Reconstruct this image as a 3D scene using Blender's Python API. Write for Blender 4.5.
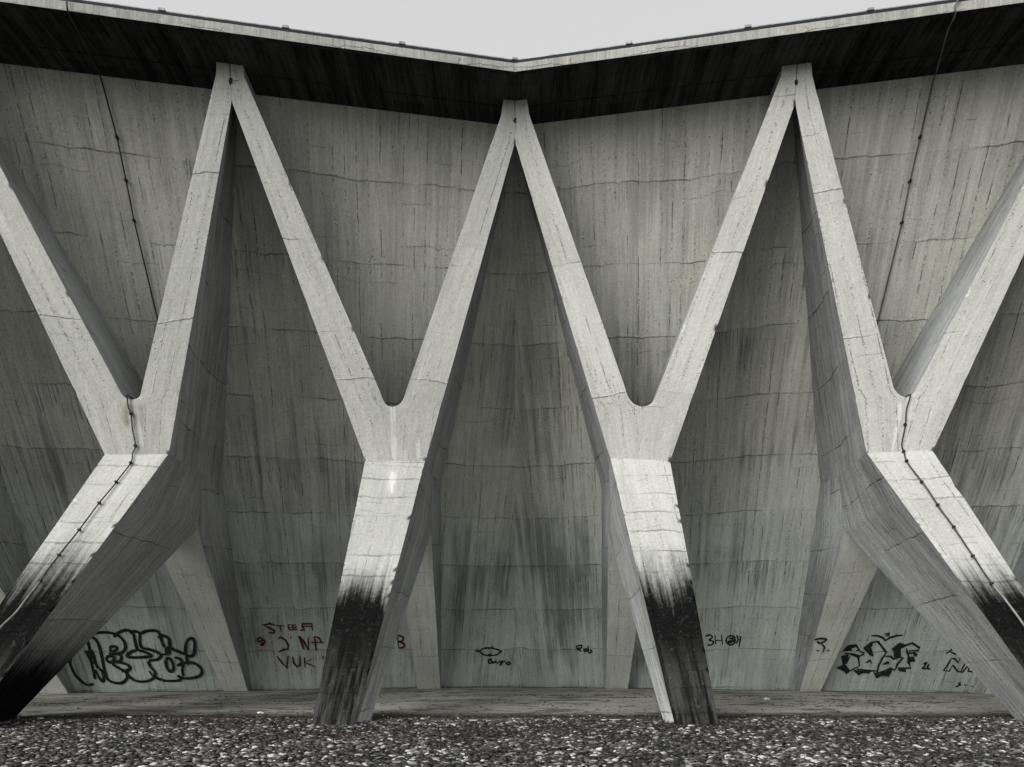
import bpy, bmesh, math, random
import numpy as np
from mathutils import Vector, noise
random.seed(7)
for o in list(bpy.data.objects): bpy.data.objects.remove(o)
SC = bpy.context.scene
COL = SC.collection
# ---------------------------------------------------------------- camera
cam_d = bpy.data.cameras.new('camera'); cam = bpy.data.objects.new('camera', cam_d); COL.objects.link(cam)
cam.location = (0, 0, 1.6); cam.rotation_euler = (math.radians(90), 0, 0)
cam_d.sensor_width = 36; cam_d.lens = 703.29/1024*36
cam_d.shift_x = -3/1024; cam_d.shift_y = (629.84-383.5)/1024
cam_d.clip_start = .05; cam_d.clip_end = 2000
SC.camera = cam
# ---------------------------------------------------------------- light
SUN_EL, SUN_AZ = math.radians(27), math.radians(223)      # azimuth of the sun, clockwise from +Y: behind the camera, to the left
SC.view_settings.view_transform = 'Standard'; SC.view_settings.look = 'None'
SC.view_settings.exposure = 0.0; SC.view_settings.gamma = 1; SC.view_settings.use_curve_mapping = False
wd = bpy.data.worlds.new('World'); SC.world = wd; wd.use_nodes = True
wt = wd.node_tree; wt.nodes.clear()
sky = wt.nodes.new('ShaderNodeTexSky'); sky.sky_type = 'NISHITA'; sky.sun_disc = False
sky.sun_elevation = SUN_EL; sky.sun_rotation = SUN_AZ; sky.air_density = 1.0; sky.dust_density = 6.0; sky.ozone_density = 1
hs = wt.nodes.new('ShaderNodeHueSaturation'); hs.inputs['Saturation'].default_value = .12
mxs = wt.nodes.new('ShaderNodeMix'); mxs.data_type = 'RGBA'; mxs.inputs['Factor'].default_value = .8
mxs.inputs['B'].default_value = (7.95, 7.95, 8.0, 1)      # the even white cloud layer
bg = wt.nodes.new('ShaderNodeBackground'); bg.inputs['Strength'].default_value = .1
wo = wt.nodes.new('ShaderNodeOutputWorld')
wt.links.new(sky.outputs[0], hs.inputs['Color']); wt.links.new(hs.outputs[0], mxs.inputs['A'])
wt.links.new(mxs.outputs['Result'], bg.inputs['Color']); wt.links.new(bg.outputs[0], wo.inputs[0])
sl = bpy.data.lights.new('sun', 'SUN'); sl.energy = 3.15; sl.angle = math.radians(50); sl.color = (1, .985, .95)
so = bpy.data.objects.new('sun', sl); COL.objects.link(so)
sdir = Vector((math.sin(SUN_AZ)*math.cos(SUN_EL), math.cos(SUN_AZ)*math.cos(SUN_EL), math.sin(SUN_EL)))
so.rotation_euler = sdir.to_track_quat('Z', 'Y').to_euler()
so.location = (-10, -20, 25)
# ---------------------------------------------------------------- layout, metres
# The building has two flat facets meeting in a corner at x = 0.  Local facet coordinates:
# s = along the facet away from the corner, d = out of the facet towards the square, z = up.
PHI, D0, LEAN, HT, DEDGE, GZ = .1701, 19.845, .7397, 10.28, 8.764, .232
CP, SP, TP = math.cos(PHI), math.sin(PHI), math.tan(PHI)
def W(side, s, d, z): return Vector((side*(s*CP-d*SP), D0-s*SP-d*CP, z))
STRUT_A = {"side":-1,"k":-0.02,"F":[7.168,6.677,4.613],"Fo":[8.184,6.663,4.563],"C":[7.676,6.67,4.588],"V":[[7.536,6.923,5.539],[7.596,6.905,5.474],[7.683,6.898,5.447],[7.767,6.903,5.466],[7.837,6.922,5.539]],"ain":{"crotch":[5.845,8.057,9.808],"flare":[6.055,8.143,10.131],"top":[6.045,8.183,10.283],"topc":[5.845,8.183,10.283]},"aout":{"crotch":[10.13,8.057,9.8],"flare":[9.930000000000001,8.14,10.13],"top":[9.930000000000001,8.183,10.283],"topc":[10.13,8.183,10.283]},"contact":[[6.999,3.542,4.789],[6.513,5.193,7.021],[6.199,6.237,8.431],[5.952,7.172,9.696],[5.907,7.386,9.985]],"base":[7.087,0.004,0.005],"Ff":[9.006,9.129,0.232],"Ffo":[9.685,9.012,0.232],"Rf":[9.058,7.756,0.232],"Rfo":[9.737,7.639,0.232],"K":[7.283,4.48,3.636],"Ko":[8.204,4.48,3.636],"r":[7.117,0.24,0.026],"ro":[7.707,0.24,0.034]}
STRUT_B = {"side":-1,"k":-0.13,"F":[2.799,6.692,4.671],"Fo":[3.87,6.682,4.635],"C":[3.334,6.687,4.653],"V":[[3.189,6.97,5.717],[3.276,6.938,5.599],[3.389,6.926,5.552],[3.502,6.935,5.587],[3.579,6.973,5.729]],"ain":{"crotch":[1.38,8.032,9.712],"flare":[1.629,8.125,10.063],"top":[1.596,8.183,10.283],"topc":[1.405,8.183,10.283]},"aout":{"crotch":[5.845,8.057,9.808],"flare":[5.645,8.148,10.151],"top":[5.653,8.183,10.283],"topc":[5.845,8.183,10.283]},"contact":[[2.306,3.649,4.933],[1.913,5.014,6.779],[1.454,6.467,8.743],[1.338,7.046,9.526],[1.297,7.448,10.069]],"base":[2.067,-0.01,-0.013],"Ff":[3.916,9.262,0.232],"Ffo":[4.525,9.157,0.232],"Rf":[3.713,8.71,0.232],"Rfo":[4.321,8.606,0.232],"K":[2.586,4.48,3.686],"Ko":[3.405,4.48,3.686],"r":[2.11,0.24,0.008],"ro":[2.721,0.24,0.017]}
STRUT_C = {"side":1,"k":-0.13,"F":[2.899,6.705,4.721],"Fo":[3.963,6.679,4.623],"C":[3.431,6.692,4.672],"V":[[3.224,6.974,5.732],[3.328,6.94,5.604],[3.467,6.926,5.551],[3.606,6.934,5.582],[3.709,6.971,5.723]],"ain":{"crotch":[1.38,8.032,9.712],"flare":[1.637,8.125,10.062],"top":[1.604,8.183,10.283],"topc":[1.405,8.183,10.283]},"aout":{"crotch":[5.8,8.052,9.786],"flare":[5.578,8.154,10.171],"top":[5.579,8.183,10.283],"topc":[5.8,8.183,10.283]},"contact":[[2.585,3.57,4.827],[2.199,4.694,6.346],[1.586,6.461,8.734],[1.393,7.044,9.522],[1.297,7.448,10.069]],"base":[2.439,-0.005,-0.007],"Ff":[3.912,9.262,0.232],"Ffo":[4.529,9.156,0.232],"Rf":[3.769,8.783,0.232],"Rfo":[4.386,8.677,0.232],"K":[2.787,4.48,3.638],"Ko":[3.654,4.48,3.638],"r":[2.559,0.24,0.014],"ro":[3.151,0.24,0.023]}
STRUT_D = {"side":1,"k":-0.02,"F":[7.252,6.68,4.626],"Fo":[8.297,6.68,4.627],"C":[7.775,6.68,4.626],"V":[[7.588,6.95,5.643],[7.683,6.921,5.531],[7.796,6.907,5.479],[7.872,6.912,5.499],[7.927,6.929,5.564]],"ain":{"crotch":[5.8,8.052,9.786],"flare":[6.031,8.141,10.121],"top":[6.01,8.183,10.283],"topc":[5.8,8.183,10.283]},"aout":{"crotch":[10.17,8.057,9.8],"flare":[9.97,8.14,10.13],"top":[9.97,8.183,10.283],"topc":[10.17,8.183,10.283]},"contact":[[7.275,3.494,4.724],[6.778,4.843,6.547],[6.251,6.234,8.428],[5.883,7.427,10.04],[5.858,7.546,10.201]],"base":[7.351,0.007,0.01],"Ff":[9.032,9.124,0.232],"Ffo":[9.646,9.019,0.232],"Rf":[9.043,7.759,0.232],"Rfo":[9.657,7.653,0.232],"K":[7.52,4.48,3.6],"Ko":[8.463,4.48,3.6],"r":[7.552,0.24,0.032],"ro":[8.056,0.24,0.039]}
CONDUCTOR = {"L":{"side":-1,"wall":[[7.88,7.58,10.247],[7.812,7.122,9.628],[7.798,6.767,9.149],[7.791,6.417,8.676],[7.71,5.531,7.478],[7.645,4.983,6.736]],"face":[[7.739,6.895,5.436],[7.734,6.863,5.313],[7.704,6.838,5.222],[7.703,6.772,4.972],[7.679,6.705,4.72],[7.729,6.673,4.599]],"leg":[[-6.462,11.83,4.411],[-6.577,11.601,4.043],[-6.713,11.356,3.652],[-6.853,11.06,3.173],[-6.998,10.796,2.751],[-7.116,10.538,2.334],[-7.213,10.268,1.891],[-7.376,10.052,1.555]],"n":[0.111,-0.859,0.5],"fs":7.859},"R":{"side":1,"wall":[[7.952,7.656,10.35],[7.957,7.493,10.13],[7.92,7.116,9.62],[7.897,6.754,9.13],[7.896,6.394,8.644],[7.82,5.568,7.527],[7.774,5.034,6.806]],"face":[[7.846,6.898,5.446],[7.817,6.849,5.263],[7.813,6.791,5.045],[7.788,6.708,4.732],[7.829,6.678,4.619]],"leg":[[6.568,11.796,4.436],[6.678,11.549,4.031],[6.786,11.291,3.607],[6.896,11.053,3.219],[7.004,10.76,2.732],[7.112,10.489,2.285],[7.213,10.249,1.89],[7.296,10.062,1.584]],"n":[-0.148,-0.861,0.486],"fs":7.758}}
BRACKETS = [[-1,6.654],[-1,4.946],[-1,3.243],[-1,1.507],[1,3.258],[1,4.989],[1,6.68]]
MARKS = [
{"name":"graffiti","label":"large bubble lettering outlined in black spray paint","side":-1,"col":"black","w":0.075,"plane":None,"strokes":[[[11.161,0.973],[11.237,0.83],[11.25,0.685],[11.22,0.464],[11.135,0.313],[11.021,0.198],[10.862,0.234]],[[10.704,1.393],[10.691,1.218],[10.721,1.006],[10.762,0.754],[10.776,0.533],[10.797,0.346]],[[10.791,1.096],[10.779,0.971],[10.757,0.827],[10.713,0.753]],[[10.658,1.113],[10.661,0.934],[10.665,0.753],[10.636,0.624]],[[10.767,0.79],[10.671,0.79]],[[10.636,0.624],[10.58,0.568],[10.579,0.419],[10.632,0.287],[10.688,0.383],[10.711,0.532],[10.723,0.607]],[[10.568,1.427],[10.493,1.358],[10.463,1.182],[10.478,0.933],[10.507,0.678],[10.514,0.474]],[[10.661,1.375],[10.516,1.496],[10.316,1.537],[10.099,1.523],[9.945,1.443],[9.87,1.303],[9.885,1.144],[10.005,1.031],[10.175,1.003],[10.299,1.022]],[[10.244,1.128],[10.189,1.188],[10.093,1.188],[10.081,1.135],[10.154,1.082],[10.234,1.082],[10.244,1.128]],[[10.374,0.925],[10.286,0.95],[10.199,0.913],[10.256,0.823],[10.33,0.787],[10.387,0.842],[10.374,0.925]],[[10.061,1.002],[10.034,0.923],[10.093,0.821],[10.23,0.797]],[[10.33,0.787],[10.166,0.793],[9.981,0.747],[9.899,0.654],[9.994,0.57],[10.129,0.556]],[[10.291,0.75],[10.146,0.619],[10.033,0.544],[10.044,0.375],[10.211,0.244],[10.406,0.265],[10.512,0.362],[10.515,0.53]],[[10.077,1.426],[9.938,1.53],[9.763,1.591],[9.632,1.547],[9.614,1.425],[9.625,1.25],[9.62,1.115]],[[9.622,1.107],[9.809,1.037],[9.9,0.936],[9.743,0.91],[9.511,0.919],[9.321,0.954],[9.478,1.053],[9.622,1.107]],[[9.688,1.512],[9.547,1.564],[9.468,1.495],[9.511,1.32],[9.501,1.161],[9.333,1.113],[9.156,1.026],[9.109,0.942],[9.229,0.851],[9.432,0.835]],[[9.432,1.512],[9.289,1.571],[9.094,1.581],[9.011,1.494],[9.008,1.319],[8.978,1.158]],[[9.436,0.816],[9.421,0.668],[9.344,0.499],[9.446,0.348],[9.666,0.275],[9.861,0.304],[9.996,0.431],[10.0,0.544]],[[9.481,0.557],[9.428,0.424]],[[9.37,0.386],[9.218,0.307],[9.019,0.285],[8.81,0.302],[8.722,0.397]],[[9.086,1.407],[8.929,1.452],[8.833,1.371],[8.845,1.211],[8.805,1.122],[8.625,1.03],[8.536,0.975]],[[8.929,1.158],[8.874,1.14],[8.901,1.014],[8.958,0.996],[8.951,1.086],[8.929,1.158]],[[9.13,0.997],[8.985,0.978]],[[9.028,0.832],[8.937,0.893],[8.879,0.775],[8.888,0.607],[8.982,0.533],[9.035,0.646],[9.028,0.832]],[[8.802,0.903],[8.693,0.866],[8.635,0.736],[8.691,0.549],[8.691,0.416]],[[8.536,0.975],[8.472,1.21],[8.394,1.352],[8.288,1.388],[8.252,1.281],[8.308,1.028],[8.393,0.937],[8.512,0.927],[8.508,0.697]],[[8.782,0.681],[8.648,0.754],[8.443,0.771],[8.288,0.695],[8.221,0.544],[8.308,0.411],[8.561,0.349],[8.76,0.378],[8.833,0.436]]],"fills":[]},
{"name":"graffiti","label":"angular block lettering in thick black spray paint","side":1,"col":"black","w":0.055,"plane":None,"strokes":[[[9.045,1.46],[9.204,1.451],[9.325,1.407],[9.405,1.335],[9.481,1.408],[9.624,1.456],[9.765,1.468]],[[9.339,1.492],[9.455,1.516],[9.446,1.461],[9.382,1.451]],[[8.529,1.01],[8.741,0.986],[8.89,0.937],[8.982,0.988]],[[8.661,0.986],[8.872,0.912],[8.945,0.683]],[[8.621,0.731],[8.671,0.936]],[[8.603,0.705],[8.74,0.551],[8.945,0.683]],[[8.937,1.137],[9.085,1.285],[9.236,1.31],[9.492,1.041],[9.432,0.865],[9.394,0.687],[9.407,0.48]],[[8.885,1.062],[8.987,1.013],[8.924,0.987]],[[9.209,0.939],[9.102,1.163]],[[8.892,0.605],[9.251,0.557],[9.389,0.558]],[[9.424,0.506],[9.573,0.56],[9.692,0.638],[9.799,0.575]],[[9.482,0.941],[9.618,0.942],[9.704,0.867],[9.804,0.918],[9.909,0.906],[9.826,0.742],[9.808,0.588]],[[9.793,1.141],[9.885,1.215],[10.024,1.276],[10.223,1.155],[10.217,1.094],[9.987,1.08]],[[9.926,1.142],[9.984,1.006],[10.156,1.032]],[[9.642,1.116],[9.72,0.892]],[[10.01,0.994],[10.062,0.794],[10.158,0.643],[9.852,0.64]],[[10.029,0.919],[10.163,0.92]]],"fills":[[[8.45,1.06],[8.566,1.222],[8.754,1.248],[8.897,1.062],[8.746,1.074],[8.817,1.112],[8.752,1.173],[8.655,1.123],[8.711,1.074]],[[8.45,0.947],[8.626,0.986],[8.641,0.859],[8.6,0.718],[8.754,0.538],[8.677,0.459],[8.602,0.537],[8.397,0.626],[8.531,0.718]],[[8.926,1.137],[9.082,1.298],[9.138,1.249],[9.107,1.138],[9.212,0.926],[9.113,0.964],[9.053,1.026]],[[9.052,0.773],[9.158,0.863],[9.23,0.749],[9.181,0.762],[9.158,0.812],[9.124,0.761]],[[8.79,0.591],[8.97,0.567],[9.228,0.556],[9.231,0.491],[9.057,0.489],[8.975,0.436],[8.891,0.501]],[[9.303,0.531],[9.454,0.481],[9.573,0.56],[9.697,0.664],[9.74,0.536],[9.703,0.405],[9.558,0.43],[9.413,0.355]],[[9.453,0.726],[9.558,0.815],[9.626,0.796],[9.622,0.74],[9.533,0.726]],[[9.583,1.128],[9.732,1.292],[9.879,1.239],[9.793,1.141],[9.854,0.943],[9.727,0.867],[9.683,1.042]],[[10.032,0.907],[10.167,0.908],[10.216,0.808],[10.104,0.807],[10.122,0.668]],[[10.108,1.044],[10.215,1.02],[10.216,0.933],[10.134,0.945]],[[9.855,0.627],[10.037,0.629],[10.075,0.526],[9.894,0.563]]]},
{"name":"graffiti","label":"black outlined capital letters half behind the strut","side":1,"col":"black","w":0.045,"plane":None,"strokes":[[[10.788,1.35],[10.877,1.283]],[[10.973,1.196],[10.941,1.07],[10.841,1.02]],[[10.934,1.064],[11.055,1.011],[11.175,1.022]],[[11.012,0.893],[11.0,0.783],[10.935,0.58],[11.072,0.571],[11.098,0.723],[11.271,0.563],[11.375,0.544],[11.437,0.686],[11.497,0.667],[11.502,0.565],[11.617,0.567],[11.733,0.537]],[[11.012,0.893],[11.091,0.893],[11.212,0.785],[11.208,0.914],[11.302,0.895]],[[11.382,0.836],[11.349,0.685],[11.328,0.553]],[[11.46,0.727],[11.495,0.727]]],"fills":[]},
{"name":"graffiti","label":"small black ampersand sprayed between two tags","side":1,"col":"black","w":0.045,"plane":None,"strokes":[[[10.423,0.738],[10.481,0.789],[10.47,0.698],[10.433,0.636],[10.523,0.637],[10.549,0.739],[10.55,0.637],[10.619,0.618]]],"fills":[]},
{"name":"graffiti","label":"tiny black scribble low by the wall foot","side":1,"col":"black","w":0.04,"plane":None,"strokes":[[[11.419,0.287],[11.381,0.234],[11.441,0.214],[11.334,0.15]],[[11.507,0.236],[11.559,0.184],[11.587,0.237]],[[11.684,0.186],[11.736,0.166]]],"fills":[]},
{"name":"graffiti","label":"three short rows of thin dark red capitals","side":-1,"col":"red","w":0.055,"plane":None,"strokes":[[[6.287,1.717],[6.413,1.755],[6.567,1.716],[6.444,1.658],[6.304,1.57],[6.329,1.525],[6.469,1.525]],[[6.27,1.707],[6.065,1.697]],[[6.168,1.697],[6.156,1.55]],[[5.986,1.727],[5.78,1.717]],[[5.975,1.658],[5.767,1.659]],[[5.962,1.6],[5.753,1.609]],[[5.977,1.727],[5.954,1.59]],[[5.873,1.727],[5.849,1.6]],[[5.379,1.757],[5.626,1.747],[5.634,1.659],[5.582,1.609],[5.699,1.58]],[[5.613,1.688],[5.385,1.688]],[[5.398,1.757],[5.394,1.58]],[[6.25,1.392],[6.172,1.412],[6.067,1.322],[6.023,1.201],[6.043,1.099],[6.149,1.099],[6.272,1.028]],[[5.942,1.431],[5.937,1.382]],[[5.749,1.451],[5.704,1.321],[5.669,1.179],[5.647,1.097]],[[5.712,1.441],[5.613,1.26],[5.542,1.076]],[[5.513,1.411],[5.533,1.076]],[[5.729,1.056],[5.714,1.046]],[[5.468,1.27],[5.137,1.279]],[[5.368,1.431],[5.348,1.32],[5.349,1.054]],[[5.358,1.431],[5.254,1.4],[5.195,1.289]],[[6.324,0.915],[6.227,0.748],[6.126,0.599],[6.05,0.944]],[[5.947,0.913],[5.934,0.745],[5.866,0.639],[5.783,0.681],[5.762,0.911]],[[5.656,0.89],[5.661,0.616]],[[5.484,0.836],[5.659,0.754],[5.412,0.635]],[[5.182,0.929],[5.188,0.845]]],"fills":[]},
{"name":"graffiti","label":"dark red ampersand beside the red rows","side":-1,"col":"red","w":0.05,"plane":None,"strokes":[[[6.763,1.363],[6.682,1.403],[6.634,1.343],[6.733,1.304],[6.764,1.353]],[[6.631,1.363],[6.582,1.303],[6.652,1.203],[6.685,1.243],[6.594,1.283]]],"fills":[]},
{"name":"graffiti","label":"lone dark red letter with a dot","side":-1,"col":"red","w":0.05,"plane":None,"strokes":[[[3.282,1.462],[3.246,1.127]],[[3.282,1.462],[3.132,1.411],[3.156,1.308],[3.257,1.298],[3.105,1.231],[3.129,1.137],[3.256,1.127]],[[3.382,1.127],[3.357,1.112]]],"fills":[]},
{"name":"graffiti","label":"small black doodle of a squashed face with two ears","side":-1,"col":"black","w":0.045,"plane":None,"strokes":[[[1.098,1.024],[1.019,1.094],[0.849,1.114],[0.638,1.078],[0.528,1.014],[0.622,0.927],[0.828,0.9],[1.004,0.94],[1.098,1.024]],[[1.098,1.024],[1.201,1.025],[1.151,1.045],[1.098,1.024]],[[0.528,1.014],[0.488,1.035],[0.507,0.986]],[[0.937,1.138],[0.847,1.093],[0.733,1.155]],[[1.006,1.027],[0.973,1.006]],[[0.768,0.991],[0.738,0.97]],[[0.868,0.953],[0.813,0.928],[0.763,0.945]]],"fills":[]},
{"name":"graffiti","label":"small black scrawled word under the doodle","side":-1,"col":"black","w":0.045,"plane":None,"strokes":[[[0.836,0.804],[0.807,0.689],[0.704,0.714],[0.78,0.768],[0.742,0.803],[0.825,0.804]],[[0.715,0.75],[0.684,0.688],[0.638,0.749],[0.615,0.695]],[[0.621,0.749],[0.578,0.677],[0.535,0.766]],[[0.421,0.747],[0.513,0.723],[0.455,0.676],[0.519,0.622]],[[0.44,0.701],[0.375,0.747],[0.349,0.675]],[[0.318,0.711],[0.247,0.71],[0.223,0.656],[0.304,0.649],[0.318,0.711]]],"fills":[]},
{"name":"graffiti","label":"short black scrawled tag beside the fin","side":1,"col":"black","w":0.045,"plane":None,"strokes":[[[1.793,1.159],[1.836,1.039]],[[1.793,1.159],[1.946,1.194],[1.908,1.108],[1.823,1.108],[1.937,1.022]],[[1.991,1.091],[2.021,1.022],[2.091,1.074],[2.008,1.098]],[[2.113,1.177],[2.121,0.988],[2.207,1.023],[2.159,1.075]]],"fills":[]},
{"name":"graffiti","label":"thin black tag of four rounded letters","side":1,"col":"black","w":0.045,"plane":None,"strokes":[[[5.098,1.429],[5.218,1.471],[5.284,1.408],[5.207,1.343],[5.313,1.301],[5.278,1.214],[5.175,1.214]],[[5.34,1.471],[5.379,1.236]],[[5.503,1.472],[5.546,1.215]],[[5.36,1.322],[5.523,1.335]],[[5.747,1.463],[5.651,1.408],[5.632,1.301],[5.73,1.216],[5.828,1.259],[5.836,1.387],[5.747,1.463]],[[5.696,1.366],[5.775,1.387],[5.765,1.28],[5.681,1.302],[5.834,1.323]],[[5.868,1.472],[5.921,1.345],[5.871,1.238]],[[5.872,1.43],[5.973,1.43],[5.961,1.152]]],"fills":[]},
{"name":"graffiti","label":"black zigzag mark over two dots","side":1,"col":"black","w":0.045,"plane":"D","strokes":[[[7.541,1.361],[7.663,1.393],[7.811,1.369],[7.695,1.28],[7.606,1.328]],[[7.714,1.28],[7.819,1.178],[7.818,1.054]],[[7.651,1.103],[7.718,1.095]],[[7.89,1.104],[7.953,1.096]]],"fills":[]}]
# ---------------------------------------------------------------- node helper
class NT:
    def __init__(s, name):
        s.m = bpy.data.materials.new(name); s.m.use_nodes = True; s.t = s.m.node_tree; s.t.nodes.clear()
        s.out = s.n('ShaderNodeOutputMaterial'); s.b = s.n('ShaderNodeBsdfPrincipled')
        s.t.links.new(s.b.outputs[0], s.out.inputs[0])
    def n(s, k): return s.t.nodes.new(k)
    def put(s, sock, v):
        if isinstance(v, bpy.types.NodeSocket): s.t.links.new(v, sock)
        elif isinstance(v, (tuple, list)) and len(v) == 3 and sock.type == 'RGBA': sock.default_value = (*v, 1)
        else: sock.default_value = v
    def ma(s, op, a, b=0.0, c=None, clamp=False):
        q = s.n('ShaderNodeMath'); q.operation = op; q.use_clamp = clamp
        s.put(q.inputs[0], a); s.put(q.inputs[1], b)
        if c is not None: s.put(q.inputs[2], c)
        return q.outputs[0]
    def mul(s, a, b): return s.ma('MULTIPLY', a, b)
    def add(s, a, b): return s.ma('ADD', a, b)
    def sub(s, a, b): return s.ma('SUBTRACT', a, b)
    def ss(s, x, lo, hi, a=0., b=1.):
        q = s.n('ShaderNodeMapRange'); q.interpolation_type = 'SMOOTHSTEP'
        s.put(q.inputs[0], x); q.inputs[1].default_value = lo; q.inputs[2].default_value = hi
        q.inputs[3].default_value = a; q.inputs[4].default_value = b; return q.outputs[0]
    def vec(s, x, y, z=0.):
        q = s.n('ShaderNodeCombineXYZ'); s.put(q.inputs[0], x); s.put(q.inputs[1], y); s.put(q.inputs[2], z); return q.outputs[0]
    def noi(s, v, sc, det=3., rough=.55, dim='3D'):
        q = s.n('ShaderNodeTexNoise'); q.noise_dimensions = dim
        s.put(q.inputs['Vector'], v); q.inputs['Scale'].default_value = sc; q.inputs['Detail'].default_value = det
        q.inputs['Roughness'].default_value = rough; return q.outputs[0]
    def wn(s, v):
        q = s.n('ShaderNodeTexWhiteNoise'); q.noise_dimensions = '3D'; s.put(q.inputs['Vector'], v); return q.outputs[0]
    def vor(s, v, sc, feat='F1'):
        q = s.n('ShaderNodeTexVoronoi'); q.feature = feat; s.put(q.inputs['Vector'], v); q.inputs['Scale'].default_value = sc
        return q
    def mix(s, f, a, b, mode='MIX'):
        q = s.n('ShaderNodeMix'); q.data_type = 'RGBA'; q.blend_type = mode
        s.put(q.inputs[0], f); s.put(q.inputs[6], a); s.put(q.inputs[7], b); return q.outputs[2]
    def uv(s):
        q = s.n('ShaderNodeUVMap'); q.uv_map = 'UVMap'; x = s.n('ShaderNodeSeparateXYZ'); s.t.links.new(q.outputs[0], x.inputs[0]); return x.outputs[0], x.outputs[1]
    def pos(s):
        q = s.n('ShaderNodeNewGeometry'); x = s.n('ShaderNodeSeparateXYZ'); s.t.links.new(q.outputs['Position'], x.inputs[0]); return q.outputs['Position'], x.outputs[2]
    def bump(s, h, dist, strength=1.):
        q = s.n('ShaderNodeBump'); q.inputs['Distance'].default_value = dist; q.inputs['Strength'].default_value = strength
        s.put(q.inputs['Height'], h); s.t.links.new(q.outputs[0], s.b.inputs['Normal'])

def plain(name, col, rough=.7, metal=0.):
    n = NT(name); p, z = n.pos()
    v = n.ss(n.noi(p, 9., 4.), .3, .7, .7, 1.25)
    n.put(n.b.inputs['Base Color'], n.mix(1., col, n.vec(v, v, v), 'MULTIPLY')); n.b.inputs['Roughness'].default_value = rough
    n.b.inputs['Metallic'].default_value = metal
    return n.m

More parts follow.
